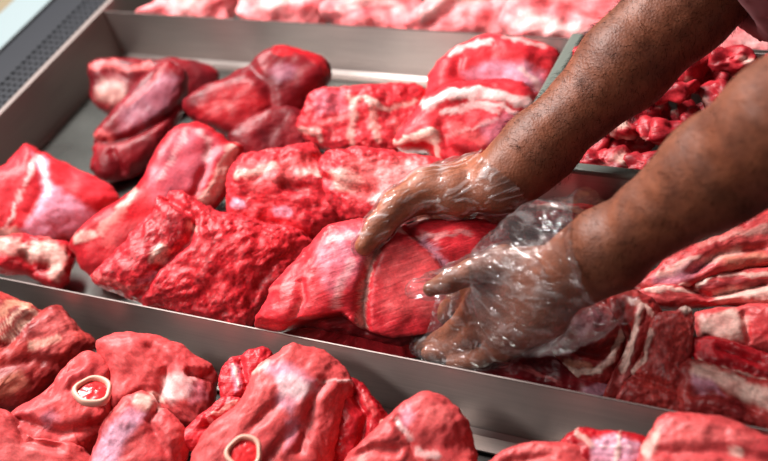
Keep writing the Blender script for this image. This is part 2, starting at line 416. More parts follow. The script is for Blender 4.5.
meat('beef_roast', 'smooth dark red beef roast rising highest against the back divider', [(184,112),(188,98),(205,87),(233,76),(255,60),(275,49),(300,47),(321,56),(331,72),(326,90),(314,102),(300,122),(277,136),(240,140),(205,128)], .06, 'deep', up=.42, fib=25, mat=M_SMOOTH, fine=.0006,
     feats=[('red_area', [(190,112),(215,90),(250,80),(268,100),(262,128),(215,124)], 10, .55), ('dark_area', [(262,62),(280,54),(300,58),(296,66),(275,70)], 5, .5), ('silver_area', [(270,72),(285,62),(298,66),(292,78),(276,82)], 6, .4), ('crease', [(252,68),(268,84),(272,104),(262,132)], 6, .6), ('red', [(275,50),(300,49),(318,58),(326,72)], 5, .8), ('light', [(225,102),(228,108)], 3, .5)], group=GM)
meat('beef_steak_block', 'marbled beef block with branching fat seams under the back divider', [(306,100),(312,90),(333,87),(373,84),(407,82),(425,86),(430,103),(420,120),(405,140),(399,150),(362,152),(322,148),(299,132)], .05, 'bright', up=.22, flat=6, mat=M_COARSE,
     feats=[('fat', [(352,98),(356,112),(350,128),(353,146)], 4.5, .5), ('fat', [(366,98),(376,104),(372,122),(380,140)], 5, .5), ('fat', [(352,100),(366,98),(390,110),(415,100)], 3, .55), ('light', [(312,128),(335,120),(352,112)], 4, .6), ('fat', [(302,130),(318,132),(322,140)], 4, .5), ('light', [(395,120),(400,140)], 4, .5), ('silver_area', [(315,92),(345,92),(342,110),(316,116)], 8, .3), ('dark', [(385,92),(380,112),(396,132)], 4, .4), ('dark', [(330,100),(338,116),(330,134)], 4, .4)], group=GM)
meat('beef_roast', 'round glossy roast wrapped in pale membrane touching the back divider', [(425,88),(432,68),(451,51),(476,38),(506,36),(539,42),(560,54),(560,74),(550,98),(520,112),(470,112),(432,102)], .065, 'bright', up=.45, fib=-30, mat=M_SMOOTH, fine=.0006,
     feats=[('silver_area', [(462,72),(490,60),(520,62),(545,72),(545,92),(515,90),(470,82)], 7, .8), ('white', [(450,56),(465,46),(490,40)], 4, .6), ('crease', [(458,58),(456,74),(470,84),(530,92)], 5, .7), ('fat', [(520,70),(535,80),(542,92)], 4, .5), ('white', [(505,37),(530,41),(545,46)], 3, .5), ('red', [(480,50),(520,52),(550,64)], 6, .5)], group=GM)
meat('beef_muscle', 'bright red muscle streaked with long white tendon, beside the upper forearm', [(395,140),(410,120),(428,99),(451,86),(480,80),(510,80),(533,92),(535,110),(528,135),(505,158),(470,172),(440,168),(425,153),(402,150)], .06, 'bright', up=.42, fib=35, mat=M_SMOOTH, fine=.0006,
     feats=[('white', [(428,106),(452,95),(480,92),(505,97),(530,108)], 7, .85), ('fat', [(394,142),(414,138),(432,130)], 4, .95), ('fat', [(430,130),(436,142),(438,158)], 4, .95), ('fat', [(416,141),(426,137),(434,144)], 3, .8), ('white', [(450,112),(475,108),(500,112)], 2.5, .5), ('white', [(470,100),(500,105),(520,118)], 3, .7), ('white', [(442,112),(470,104),(496,106)], 3, .6), ('white', [(446,135),(470,128),(496,120)], 2.5, .4), ('light', [(450,125),(480,140)], 8, .4), ('crease', [(440,126),(448,148),(470,158)], 5, .6), ('silver_area', [(480,125),(510,112),(515,130),(490,150)], 7, .4), ('ridge', [(430,102),(480,90),(525,105)], 6, .3)], group=GM)
meat('beef_trimming', 'small dark wet trimming wedged between the tall roast and the marbled block', [(232,132),(262,112),(298,106),(318,130),(312,158),(272,168),(238,158)], .040, 'deep', mat=M_SMOOTH, fine=.0005, group=GM)
meat('beef_cut', 'coarse bright cut with pale fat ridge behind the bare thumb', [(318,160),(350,147),(385,148),(425,156),(450,170),(450,195),(420,215),(385,226),(352,222),(328,200)], .055, 'bright', up=.3, mat=M_COARSE, lump=.006, fine=.0014,
     feats=[('fat_area', [(330,172),(352,170),(362,182),(352,192),(332,184)], 6, .8), ('white_area', [(372,170),(410,160),(425,175),(405,190),(380,188)], 8, .6), ('light_area', [(345,158),(420,158),(435,172),(380,200),(350,200)], 8, .6), ('crease', [(326,178),(350,190),(372,192)], 5, .6), ('white', [(375,200),(392,190)], 6, .6)], group=GM)
meat('beef_cut', 'coarse pinkish cut with a fat streak and pale specks in the tray centre', [(222,194),(230,168),(248,154),(280,146),(312,148),(336,162),(348,190),(356,214),(330,236),(300,252),(270,244),(245,225),(228,212)], .058, 'bright', up=.34, mat=M_COARSE, lump=.007, fine=.0014,
     feats=[('fat', [(240,176),(256,172),(274,165)], 6, .85), ('fat', [(300,172),(318,172),(338,180)], 5, .6), ('silver', [(234,204),(242,203)], 6, .9), ('silver', [(276,211),(288,213)], 6, .8), ('dark', [(270,178),(300,190),(345,200)], 4, .5), ('crease', [(285,186),(320,190),(350,205)], 6, .8), ('light_area', [(240,165),(300,155),(330,168),(290,180),(250,190)], 9, .45), ('crease', [(262,222),(290,226),(310,240)], 6, .6)], group=GM)
meat('beef_cut', 'long beef cut with purple membrane and a thick fat strip at its right end', [(70,241),(95,217),(115,204),(137,187),(152,160),(165,140),(182,124),(205,124),(228,140),(242,147),(238,168),(224,196),(205,215),(180,235),(150,262),(110,290),(92,280),(78,265)], .06, 'red', up=.4, fib=58, mat=M_SMOOTH, fine=.0006,
     feats=[('fat', [(233,150),(224,168),(214,190),(205,200)], 8, .95), ('silver_area', [(150,170),(175,132),(205,128),(222,150),(205,185),(180,192),(150,205)], 10, .24), ('white', [(185,130),(175,155),(160,180)], 3, .35), ('fat', [(135,192),(118,212),(100,232)], 5, .5), ('fat', [(78,238),(90,234)], 6, .7), ('light', [(120,215),(105,245)], 6, .4), ('crease', [(212,145),(205,170),(195,192)], 5, .5), ('white', [(200,130),(210,142),(208,158)], 4, .45)], group=GM)
meat('beef_cut', 'fatty knobbly beef end under the membrane-covered cut at the left frame edge', [(-22,236),(0,238),(22,236),(50,240),(70,243),(77,258),(71,280),(55,288),(33,279),(0,272),(-22,268)], .05, 'red', up=.4, lump=.006,
     feats=[('fat_area', [(22,246),(45,240),(66,248),(66,262),(58,282),(50,276),(50,262),(30,262)], 6, .8), ('fat_area', [(-10,238),(20,238),(26,250),(10,256),(-10,252)], 6, .6), ('dark_area', [(32,262),(48,264),(48,278),(34,274)], 5, .5), ('crease', [(25,256),(36,270),(50,266)], 5, .8)], group=GM)
meat('beef_cut', 'wedge-shaped bright cut with lilac membrane at the left frame edge', [(-30,185),(0,168),(20,150),(31,145),(48,157),(74,167),(96,178),(118,199),(102,220),(76,237),(46,246),(18,240),(-5,236),(-30,232)], .062, 'bright', up=.42, fib=-25, mat=M_SMOOTH, fine=.0006,
     feats=[('silver_area', [(32,152),(44,158),(52,185),(84,205),(100,214),(80,232),(45,240),(20,232),(36,210),(42,188)], 5, .85), ('white', [(38,155),(44,175),(50,195)], 4, .6), ('white', [(36,158),(20,195),(5,228)], 2.2, .7), ('fat_area', [(-5,230),(15,228),(25,238),(5,240)], 5, .8), ('crease', [(38,156),(46,185),(30,212)], 5, .4), ('ridge', [(48,160),(56,188),(95,205)], 10, .3)], group=GM)
meat('beef_cut', 'large rough-cut beef slab with torn fibres resting on the front divider', [(164,195),(182,192),(205,205),(235,216),(270,222),(300,232),(312,245),(302,262),(287,290),(260,315),(238,326),(205,324),(150,306),(120,296),(92,282),(100,264),(125,240),(148,214)], .062, 'bright', up=.34, mat=M_COARSE, lump=.006, fine=.0018, fib=48, grid=92,
     feats=[('crease', [(166,196),(195,215),(188,240),(160,262),(140,292)], 5, 1.0), ('dark_area', [(164,200),(190,215),(175,242),(145,268),(112,280),(100,274),(128,244)], 7, .45), ('fat', [(156,258),(162,250)], 6, .8), ('light', [(96,276),(122,288),(140,286)], 5, .7), ('silver', [(138,282),(150,272)], 4, .6), ('red_area', [(195,212),(300,236),(285,280),(240,316),(180,305),(160,285),(190,245)], 8, .6), ('fat', [(190,222),(196,226)], 4, .6), ('dark', [(210,210),(212,250),(200,280)], 5, .4), ('crease', [(250,300),(275,262),(300,250)], 6, .5), ('dark_area', [(262,262),(300,258),(285,290),(262,312),(245,300)], 8, .35)], group=GM)
# ---- right half of the middle tray
meat('fat_strip_cut', 'thin cut edged with a cream fat strip behind the loose glove cuff', [(515,205),(530,200),(555,202),(590,205),(602,212),(592,224),(560,228),(520,224)], .07, 'red', feats=[('fat', [(525,206),(555,207),(596,212)], 4, .9), ('light_area', [(520,212),(590,216),(580,226),(525,222)], 4, .6)], group=GM)
meat('beef_trimming', 'dark reddish trimming beneath the steel rim between the two forearms', [(600,205),(606,196),(628,186),(645,186),(652,200),(640,215),(612,222),(598,216)], .05, 'brown', feats=[('silver', [(604,200),(612,194)], 4, .7)], group=GM)
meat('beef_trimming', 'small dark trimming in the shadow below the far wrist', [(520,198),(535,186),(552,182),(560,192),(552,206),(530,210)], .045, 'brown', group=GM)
meat('beef_flank', 'pink flank cut folded over with fatty seams at the right frame edge', [(634,284),(660,264),(690,246),(720,234),(768,210),(800,212),(800,255),(765,268),(725,276),(695,288),(660,298),(640,294)], .075, 'pink', up=.36, fib=20, lump=.005,
     feats=[('fat', [(660,276),(690,262),(715,258),(740,248)], 6, .6), ('silver_area', [(652,282),(690,262),(712,262),(690,278),(665,290)], 6, .6), ('crease', [(695,270),(720,252),(768,246)], 5, .8), ('dark', [(700,266),(730,246),(768,240)], 4, .5), ('peach_area', [(720,255),(768,250),(768,266),(725,272)], 7, .6), ('fat', [(700,244),(740,230),(768,228)], 5, .5), ('red', [(690,248),(725,234),(768,214)], 5, .6), ('fat', [(640,290),(665,296),(690,284)], 3, .7)], group=GM)
meat('beef_flank', 'thin red flank layer with cream lower edge beneath the folded pink cut', [(632,292),(650,286),(690,284),(725,270),(768,268),(800,266),(800,302),(768,306),(735,304),(700,306),(665,308),(640,302)], .062, 'pink', up=.3, fib=5,
     feats=[('fat_area', [(712,290),(768,286),(800,290),(800,304),(768,304),(715,302)], 4, .85), ('crease', [(690,288),(708,296),(768,283)], 4, 1.0), ('dark', [(690,290),(705,284),(768,282)], 4, .8), ('fat', [(645,290),(690,290),(715,274),(768,274)], 3, .7)], group=GM)
meat('beef_shoulder_cut', 'dark muscle framed by a cream fat crescent below the loose glove', [(548,338),(575,312),(600,302),(622,306),(630,330),(625,356),(612,382),(588,386),(560,372)], .055, 'brown', up=.4, fib=20, lump=.005,
     feats=[('fat', [(562,366),(578,374),(600,370),(616,352),(624,330)], 4.5, .9), ('dark', [(578,345),(600,348),(614,338)], 5, .7), ('crease', [(566,350),(600,356),(618,340)], 5, .8), ('silver_area', [(570,320),(600,310),(606,325),(580,338)], 7, .4), ('peach', [(566,362),(590,366)], 5, .6)], group=GM)
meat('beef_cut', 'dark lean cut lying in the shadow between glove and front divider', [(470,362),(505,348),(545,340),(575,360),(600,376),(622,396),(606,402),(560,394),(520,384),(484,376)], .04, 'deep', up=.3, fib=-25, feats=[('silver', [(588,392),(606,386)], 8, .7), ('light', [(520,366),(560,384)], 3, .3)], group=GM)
meat('beef_cut', 'twisted red and cream cut squeezed behind the grainy upright slab', [(606,300),(632,290),(658,302),(662,322),(648,348),(636,376),(620,398),(604,396),(616,368),(624,338)], .058, 'brown', up=.4, fib=60,
     feats=[('fat', [(640,310),(636,330),(628,352),(622,372)], 5, .8), ('fat', [(630,300),(645,308),(655,318)], 4, .7), ('crease', [(622,305),(630,330),(622,360)], 5, .9), ('light', [(618,385),(632,368)], 5, .6)], group=GM)
meat('beef_slab', 'grainy upright red slab cut square with a fat-rimmed top', [(652,320),(668,310),(688,308),(695,318),(693,364),(690,400),(688,414),(666,414),(618,402),(630,376),(640,356)], .07, 'brown', up=.26, flat=5, fib=80, mat=M_COARSE,
     feats=[('fat', [(680,308),(700,308),(706,312)], 4, .9), ('dark_area', [(630,382),(690,398),(690,414),(620,402)], 4, .35), ('crease', [(632,376),(660,384),(690,398)], 4, .7), ('fat', [(628,374),(645,356),(652,330)], 3, .8), ('light', [(665,320),(660,360)], 7, .3)], group=GM)
meat('beef_rib_cut', 'fat-capped rib cut above the red band at the right frame edge', [(694,316),(715,308),(740,304),(768,304),(800,306),(800,350),(768,352),(735,350),(704,344)], .06, 'pink', up=.34, fib=0,
     feats=[('fat_area', [(700,318),(730,308),(748,316),(745,340),(720,342),(705,336)], 6, .8), ('red_area', [(745,322),(768,314),(795,318),(790,340),(750,336)], 5, .7), ('crease', [(744,312),(748,340)], 4, .5)], group=GM)
meat('beef_rib_cut', 'lean dark red band crossing the middle of the right frame edge', [(690,342),(705,336),(735,342),(768,354),(800,362),(800,392),(768,386),(725,374),(698,364)], .066, 'red', up=.36, fib=-15, feats=[('dark', [(700,356),(740,366),(790,382)], 5, .5), ('fat', [(700,362),(730,372),(768,382)], 3.5, .8), ('crease', [(720,348),(760,362)], 4, .5)], group=GM)
meat('beef_rib_cut', 'silvery rib cut with a long fat band touching the front divider at right', [(680,362),(704,360),(735,372),(768,380),(800,390),(800,448),(768,436),(730,424),(684,416),(680,390)], .055, 'brown', up=.34, fib=-22,
     feats=[('fat_area', [(692,362),(712,366),(768,390),(790,400),(790,416),(750,402),(715,384),(694,376)], 4, .85), ('silver_area', [(694,374),(715,384),(725,396),(705,388),(694,392)], 4, .8), ('dark_area', [(692,404),(704,388),(735,396),(768,420),(766,434),(720,420)], 6, .5), ('crease', [(695,392),(720,392),(755,410)], 5, .9)], group=GM)
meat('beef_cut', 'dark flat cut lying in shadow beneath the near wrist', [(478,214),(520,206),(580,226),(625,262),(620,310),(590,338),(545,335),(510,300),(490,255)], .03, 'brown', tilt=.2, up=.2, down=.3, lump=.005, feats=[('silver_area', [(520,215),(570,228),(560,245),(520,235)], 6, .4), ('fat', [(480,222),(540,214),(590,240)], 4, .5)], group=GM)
# ---- the piece in the hands
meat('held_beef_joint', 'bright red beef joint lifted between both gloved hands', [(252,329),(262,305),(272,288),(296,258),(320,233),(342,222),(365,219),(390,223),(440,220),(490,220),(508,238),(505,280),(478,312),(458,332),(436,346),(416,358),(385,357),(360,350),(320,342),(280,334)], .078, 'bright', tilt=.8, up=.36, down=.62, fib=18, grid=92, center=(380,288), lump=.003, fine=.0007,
     feats=[('crease', [(388,226),(376,248),(366,276),(361,305),(364,330)], 5, 1.1), ('fat', [(386,232),(374,252),(365,278),(360,305),(362,326)], 5, .75), ('crease', [(406,226),(424,240),(442,258),(455,272)], 4.5, .9), ('silver', [(424,240),(440,256),(452,268)], 4.5, .8), ('white', [(385,228),(395,226),(404,230)], 5, .6),
            ('silver_area', [(318,245),(345,228),(372,226),(370,250),(350,285),(330,295),(318,275)], 10, .35), ('white', [(330,240),(350,235)], 5, .35), ('white', [(352,262),(340,285),(335,305)], 5, .3),
            ('dark_area', [(283,332),(300,319),(340,313),(362,331),(394,339),(440,332),(420,357),(385,358),(340,347)], 3, 1.0), ('sink', [(280,336),(298,320),(340,314),(362,332),(394,340),(440,334),(425,362),(385,362),(320,346)], 3, 2.0),  # dark_area: underside shade put into the colour; sink is the real undercut
            ('crease', [(300,282),(302,300),(294,316)], 3.5, .6), ('light', [(272,290),(298,285),(302,300),(290,318)], 3, .5), ('light_area', [(380,240),(440,250),(455,300),(440,320),(380,310)], 12, .35), ('ridge', [(420,290),(440,320)], 14, .5), ('white', [(412,238),(470,232)], 2.5, .25)])
# ---- front tray
GF = 'shank cuts in the front tray'
meat('beef_rib_piece', 'brownish rib piece with streaks of bone at the left of the front tray', [(-25,288),(0,292),(24,300),(40,307),(61,309),(79,326),(97,343),(91,355),(68,372),(44,396),(20,412),(-5,412),(-25,410)], .06, 'brown', zone='front', up=.42, fib=35,
     feats=[('peach', [(-5,318),(15,302),(28,306)], 5, .8), ('bone', [(5,340),(20,322),(36,308)], 3.5, .9), ('bone', [(0,330),(12,318),(25,308)], 3, .8), ('bone', [(32,346),(48,340),(58,338)], 5, .8), ('dark', [(8,335),(24,316),(38,308)], 2.5, .7), ('dark', [(0,346),(18,334)], 3, .6), ('light_area', [(36,316),(62,312),(80,330),(60,350),(30,362)], 9, .4), ('crease', [(5,345),(28,320),(40,308)], 5, .7), ('peach_area', [(-10,378),(20,372),(30,386),(5,396),(-10,395)], 6, .5), ('crease', [(-10,372),(30,360),(70,362)], 6, .5)], group=GF)
meat('beef_shank', 'smooth pink muscle with a white silvery patch left of centre against the front divider', [(97,342),(115,335),(130,331),(165,338),(196,354),(217,373),(214,400),(203,430),(180,428),(160,412),(140,402),(112,410),(108,385),(102,362)], .06, 'pink', zone='front', up=.42, fib=-40,
     feats=[('white_area', [(164,378),(182,372),(196,378),(190,396),(172,402),(160,394)], 7, .75), ('crease', [(150,345),(168,362),(165,385),(158,400)], 6, .7), ('fat', [(138,396),(150,394),(160,400)], 5, .7), ('crease', [(190,372),(200,374),(212,376)], 4, .9), ('silver_area', [(185,385),(205,380),(208,400),(192,405)], 6, .4)], group=GF)
meat('beef_shank', 'pink shank with a ring of marrow bone at the front left', [(12,414),(46,386),(70,361),(92,350),(108,361),(114,382),(112,410),(98,437),(88,462),(84,485),(0,485),(2,445)], .07, 'pink', zone='front', up=.36, fib=40, lump=.005,
     feats=[('crease', [(48,392),(62,372),(78,362)], 5, .6), ('crease', [(20,420),(60,432),(98,425)], 5, .7), ('silver_area', [(36,418),(52,408),(60,420),(45,430)], 5, .4), ('crease', [(70,388),(78,378),(95,374),(110,380),(113,392),(104,404),(85,404)], 4, .3), ('red', [(108,400),(96,420),(80,430)], 4, .5)], group=GF)
meat('beef_shank', 'shank muscle sheathed in lilac membrane below the smooth pink muscle', [(108,418),(122,404),(142,394),(160,402),(178,418),(190,438),(186,465),(175,490),(82,490),(88,458)], .075, 'pink', zone='front', up=.36, fib=60,
     feats=[('silver_area', [(112,424),(130,410),(150,412),(128,438),(112,470),(90,480),(92,452)], 6, .85), ('fat_area', [(136,396),(158,396),(165,406),(145,410),(132,406)], 5, .8), ('crease', [(160,404),(150,420),(165,450)], 5, .5), ('red', [(125,470),(150,455),(180,450)], 5, .4)], group=GF)
meat('beef_shank', 'plump pink muscle cut off by the lower left corner of the frame', [(-25,410),(0,409),(18,418),(32,436),(62,442),(88,452),(92,490),(-25,490)], .075, 'pink', zone='front', up=.36, feats=[('crease', [(18,420),(24,440),(60,446)], 5, .7), ('light_area', [(0,440),(40,448),(60,465),(0,470)], 10, .4)], group=GF)
meat('beef_trimming', 'small red knuckle with lilac skin touching the divider right of the marrow shank', [(219,368),(233,356),(254,350),(270,354),(266,380),(250,402),(226,402),(218,388)], .06, 'bright', zone='front', up=.4, feats=[('silver_area', [(230,366),(238,362),(244,384),(236,392)], 4, .7), ('fat', [(234,364),(240,384)], 2.5, .7), ('crease', [(240,358),(246,385)], 4, .5)], group=GF)
meat('beef_trimming', 'wet red trimming tucked between the two marrow-bone shanks', [(204,410),(222,396),(244,398),(248,415),(238,440),(215,452),(186,448),(184,430)], .065, 'bright', zone='front', up=.36, lump=.005, feats=[('fat', [(215,412),(235,402)], 4, .6), ('crease', [(205,425),(235,415)], 4, .7), ('white', [(210,420),(222,430)], 3, .4)], group=GF)
meat('beef_shank', 'dark pink flank of meat leaning behind the large marrow shank', [(336,372),(352,377),(366,388),(380,409),(390,421),(384,440),(362,456),(335,470),(322,440)], .055, 'red', zone='front', up=.4, fib=-55, feats=[('crease', [(352,390),(366,415),(360,445)], 5, .6), ('light', [(362,395),(376,415)], 4, .4), ('fat', [(384,424),(392,420)], 3, .6)], group=GF)
meat('beef_shank', 'largest pink shank with pearly membrane and marrow bone at its foot', [(255,372),(262,362),(278,350),(297,342),(326,352),(348,371),(352,388),(346,413),(340,444),(332,470),(320,492),(195,492),(192,460),(205,432),(232,408),(246,388)], .078, 'pink', zone='front', up=.4, fib=58, grid=84,
     feats=[('silver_area', [(262,366),(285,360),(312,378),(318,390),(302,400),(290,412),(275,402),(280,385)], 8, .75), ('white_area', [(278,378),(300,376),(315,390),(300,402),(282,396)], 8, .65), ('crease', [(325,380),(314,398),(310,420),(300,450)], 6, .6), ('crease', [(278,402),(260,420),(250,430)], 6, .5), ('silver_area', [(286,420),(298,418),(296,440),(284,450)], 5, .6), ('white', [(318,380),(335,378),(350,384)], 2.2, .6), ('red_area', [(262,404),(275,398),(278,412),(264,420)], 5, .4), ('crease', [(262,470),(282,440),(300,424)], 5, .5), ('fat', [(255,372),(266,362)], 4, .5)], group=GF)
meat('beef_shank', 'rounded pink knuckle of meat in front of the bright part of the divider', [(372,432),(389,416),(408,399),(430,393),(453,404),(470,428),(477,462),(474,490),(335,490),(342,462),(356,446)], .072, 'pink', zone='front', up=.42, fib=35,
     feats=[('white', [(398,418),(404,430),(410,440)], 4, .6), ('silver_area', [(400,412),(412,405),(416,420),(406,428)], 5, .5), ('crease', [(396,420),(408,440),(420,470)], 5, .7), ('light_area', [(418,402),(445,406),(450,424),(425,425)], 8, .5), ('white', [(418,452),(436,455)], 5, .5), ('crease', [(345,462),(370,448),(395,450)], 5, .6), ('fat', [(360,460),(372,470)], 6, .4)], group=GF)
meat('beef_shank', 'flat pink cut at the bottom edge below the dark deck slats', [(482,468),(500,450),(530,442),(566,443),(588,452),(606,492),(470,492)], .075, 'pink', zone='front', up=.3, feats=[('crease', [(505,462),(550,456)], 5, .4), ('light', [(520,448),(560,449)], 5, .5)], group=GF)
meat('beef_shank', 'small cut with a veined lilac membrane beside the large smooth pink cut', [(562,445),(577,429),(600,430),(622,433),(650,442),(652,470),(640,490),(575,490)], .07, 'red', zone='front', up=.36, feats=[('silver_area', [(590,438),(618,434),(646,444),(640,475),(595,475)], 5, .85), ('fat', [(620,434),(614,470)], 2.5, .8), ('red', [(577,431),(612,433),(648,443)], 3, .7), ('fat', [(577,432),(592,446)], 4, .5), ('white', [(600,446),(630,450)], 1.8, .5)], group=GF)
meat('beef_shank', 'large smooth pink cut in the lower right corner of the frame', [(636,462),(650,430),(660,416),(675,412),(735,422),(768,436),(805,446),(805,495),(625,495)], .08, 'pink', zone='front', up=.36, fib=-12, feats=[('fat_area', [(642,450),(652,430),(660,424),(655,450),(645,462)], 4, .7), ('fat', [(734,452),(742,452)], 5, .7), ('crease', [(660,452),(720,450),(790,465)], 6, .4), ('light_area', [(660,420),(735,428),(760,440),(680,440)], 8, .4)], group=GF)

# marrow bones: ring of bone with soft marrow, parts of their shanks
M_BONE = plain('bone_cream', (228, 172, 152), 0.35); M_MARROW = plain('marrow_red', (200, 40, 44), 0.25, 0.0, 0.35)
def marrow_bone(host, cx, cy, rx, ry, z, roll):
    c = at(cx, cy, z); v = CAM - c; v /= np.linalg.norm(v)
    e1 = ROT[:, 0] * math.cos(roll) + ROT[:, 1] * math.sin(roll); e1 -= v * (e1 @ v); e1 /= np.linalg.norm(e1); e2 = np.cross(v, e1)
    k = (np.linalg.norm(c - CAM)) / F_PX; a, b2 = rx * k, ry * k
    # tilted ring: the opening faces up and towards the viewer
    tilt = math.acos(min(1, b2 / a)); ax2 = e2 * math.cos(tilt) - v * math.sin(tilt); nz = np.cross(e1, ax2)
    vs_, fs = [], []; na, nb = 40, 12
    for i in range(na):
        t = 2 * math.pi * i / na; d = e1 * math.cos(t) + ax2 * math.sin(t)
        wob = 1 + 0.05 * math.sin(3 * t + cx) + 0.03 * math.sin(5 * t)
        for j in range(nb):
            p = 2 * math.pi * j / nb
            vs_.append(c + d * a * wob * (0.86 + 0.14 * math.cos(p)) + nz * (a * 0.24 * math.sin(p) - a * 0.10))
    for i in range(na):
        for j in range(nb):
            fs.append((i * nb + j, ((i + 1) % na) * nb + j, ((i + 1) % na) * nb + (j + 1) % nb, i * nb + (j + 1) % nb))
    loc = np.array(host.location)
    o = mesh_obj('marrow_bone', np.array(vs_) - loc, fs, M_BONE, host); tag(o, 'cream ring of cut bone')
    vs_, fs = [c - nz * a * 0.02], []
    for r in range(1, 8):
        for i in range(na):
            t = 2 * math.pi * i / na; p = c + (e1 * math.cos(t) + ax2 * math.sin(t)) * a * 0.80 * r / 7 - nz * a * (0.02 + 0.10 * (r / 7) ** 2)
            vs_.append(p + nz * 0.0016 * float(pn(p, 260, 3)))
    for i in range(na): fs.append((0, 1 + i, 1 + (i + 1) % na))
    for r in range(6):
        for i in range(na): fs.append((1 + r * na + i, 1 + (r + 1) * na + i, 1 + (r + 1) * na + (i + 1) % na, 1 + r * na + (i + 1) % na))
    tag(mesh_obj('marrow', np.array(vs_) - loc, fs, M_MARROW, o), 'red marrow in the bone')
byl = {o['label']: o for o in col.objects if 'label' in o}
marrow_bone(byl['pink shank with a ring of marrow bone at the front left'], 93, 390, 19, 13.5, .118, .12)
marrow_bone(byl['largest pink shank with pearly membrane and marrow bone at its foot'], 244, 452, 18.5, 17, .135, .3)

# ---- pale cuts beyond the back divider
GB = 'pale cuts beyond the back divider'
for lab, ol, fe in [
    ('leftmost pale pink cut beyond the back divider', [(138,14),(152,2),(175,-20),(215,-30),(240,-12),(236,12),(222,26),(180,24)], [('white_area', [(160,5),(195,-5),(210,8),(180,14)], 8, .5), ('red', [(195,12),(220,2)], 6, .6)]),
    ('pale pink cut beyond the back divider, above the tall roast', [(236,14),(244,-10),(275,-30),(310,-25),(328,-8),(326,14),(318,32),(270,30)], [('white', [(255,8),(290,2),(310,-5)], 6, .5), ('red_area', [(245,5),(265,0),(262,15),(248,16)], 5, .5)]),
    ('knobbly red cut beyond the back divider, above the marbled block', [(322,12),(330,-8),(365,-30),(400,-24),(420,0),(420,18),(405,34),(350,30)], [('white', [(340,8),(380,-2),(400,8)], 7, .5), ('dark_area', [(322,14),(338,10),(340,20),(326,22)], 3, .7)]),  # dark_area: shade of the gap beside this cut put into its colour
    ('twisted pale cut beyond the back divider, above the membrane-wrapped roast', [(404,26),(420,8),(440,-20),(480,-30),(510,-10),(520,15),(512,38),(450,38)], [('white', [(425,18),(450,0),(480,-5)], 7, .6), ('red', [(470,20),(505,10)], 8, .5), ('crease', [(430,24),(455,2),(490,-2)], 6, .8)]),
    ('long pale pink cut beyond the back divider, left of the upper forearm', [(500,26),(508,0),(540,-25),(590,-20),(630,0),(640,30),(620,44),(560,44),(515,40)], [('white_area', [(520,8),(560,18),(600,35),(550,34),(515,25)], 8, .7), ('red', [(530,-2),(570,8),(610,20)], 5, .6)]),
    ('pale cut beyond the back divider, directly behind the upper forearm', [(620,30),(640,5),(680,-5),(715,10),(715,40),(690,56),(645,54)], [('white_area', [(640,20),(690,15),(690,35),(645,38)], 7, .5)]),
    ('pale cut beyond the back divider, showing right of the rolled sleeve', [(700,30),(735,26),(770,24),(805,30),(805,62),(760,60),(715,52)], [('white_area', [(735,34),(775,34),(775,46),(740,46)], 7, .5)]),
]:
    meat('pale_cut', lab, ol, .065, 'pale', zone='back', up=.4, lump=.008, feats=fe, group=GB, grid=56)

# ---- heap of chunks in the back right tray
rnd = random.Random(11)
protos = []
def chunk_mesh(k):
    n_r, n_a = 20, 30; v = [(0, 0, 1.0)]; f = []
    for r in range(1, n_r):
        ph = math.pi * r / n_r
        for a in range(n_a):
            th = 2 * math.pi * a / n_a
            x, y, z = math.sin(ph) * math.cos(th), math.sin(ph) * math.sin(th), math.cos(ph)
            v.append(tuple(math.copysign(abs(c) ** 0.8, c) for c in (x, y, z)))
    v.append((0, 0, -1.0)); V = np.array(v)
    W = V * np.array([0.029, 0.020, 0.014])
    W += V * (0.017 * pn(W, 34, 60 + k) + 0.009 * pn(W, 70, 80 + k) - 0.006 * np.abs(pn(W, 55, 90 + k)) - 0.006 * np.abs(pn(W, 120, 95 + k)))[:, None] + 0.008 * np.stack([pn(W, 30, k + 3), pn(W, 30, k + 5), pn(W, 30, k + 8)], 1)
    A = lambda r, a: 1 + r * n_a + a % n_a
    for a in range(n_a): f.append((0, A(0, a), A(0, a + 1)))
    for r in range(n_r - 2):
        for a in range(n_a): f.append((A(r, a), A(r + 1, a), A(r + 1, a + 1), A(r, a + 1)))
    for a in range(n_a): f.append((A(n_r - 2, a), len(v) - 1, A(n_r - 2, a + 1)))
    lo, hi = lin((112, 9, 22)), lin((204, 46, 56)); t = np.clip(.5 + .9 * fbm(W, 50, k, 2), 0, 1)[:, None]
    C = lo + (hi - lo) * t; fat = sstep(.18, .42, pn(W, 42, k + 40))[:, None]; C = C * (1 - fat * .8) + FATC * fat * .8
    return W, f, C
for k in range(7):
    W, f, C = chunk_mesh(k)
    protos.append(mesh_obj('meat_chunk', W, f, M_MEAT, None, True, {'Col': ('FLOAT_COLOR', np.concatenate([C, np.ones((len(C), 1))], 1)), 'fib': ('FLOAT_VECTOR', W + k)}))
spots = []
for layer, z0 in ((0, .024), (1, .052), (2, .080)):
    for ix in range(9):
        for iy in range(4):
            x = TX0 + .040 + ix * .050 + (layer % 2) * .016 + rnd.uniform(-.004, .004); y = TY0 + .036 + iy * .053 + rnd.uniform(-.003, .003)
            if layer == 0 and iy == 2: continue
            if x > TX1 - .04: continue
            spots.append((x, y, z0 + .007 * iy * (layer > 0) + rnd.uniform(-.003, .004)))
for i, p in enumerate(spots):
    src = protos[i % 7]
    o = src if i < 7 else src.copy()
    if i >= 7: col.objects.link(o)
    o.location = p; o.rotation_euler = (rnd.uniform(-.3, .3), rnd.uniform(-.3, .3), rnd.choice((0, 3.14)) + rnd.uniform(-.7, .7))
    s = rnd.uniform(.88, 1.0); o.scale = (s, s, s)
    tag(o, 'small red diced meat chunk heaped in the rimmed tray behind the arms', 'meat', 'diced chunks in the back right tray')
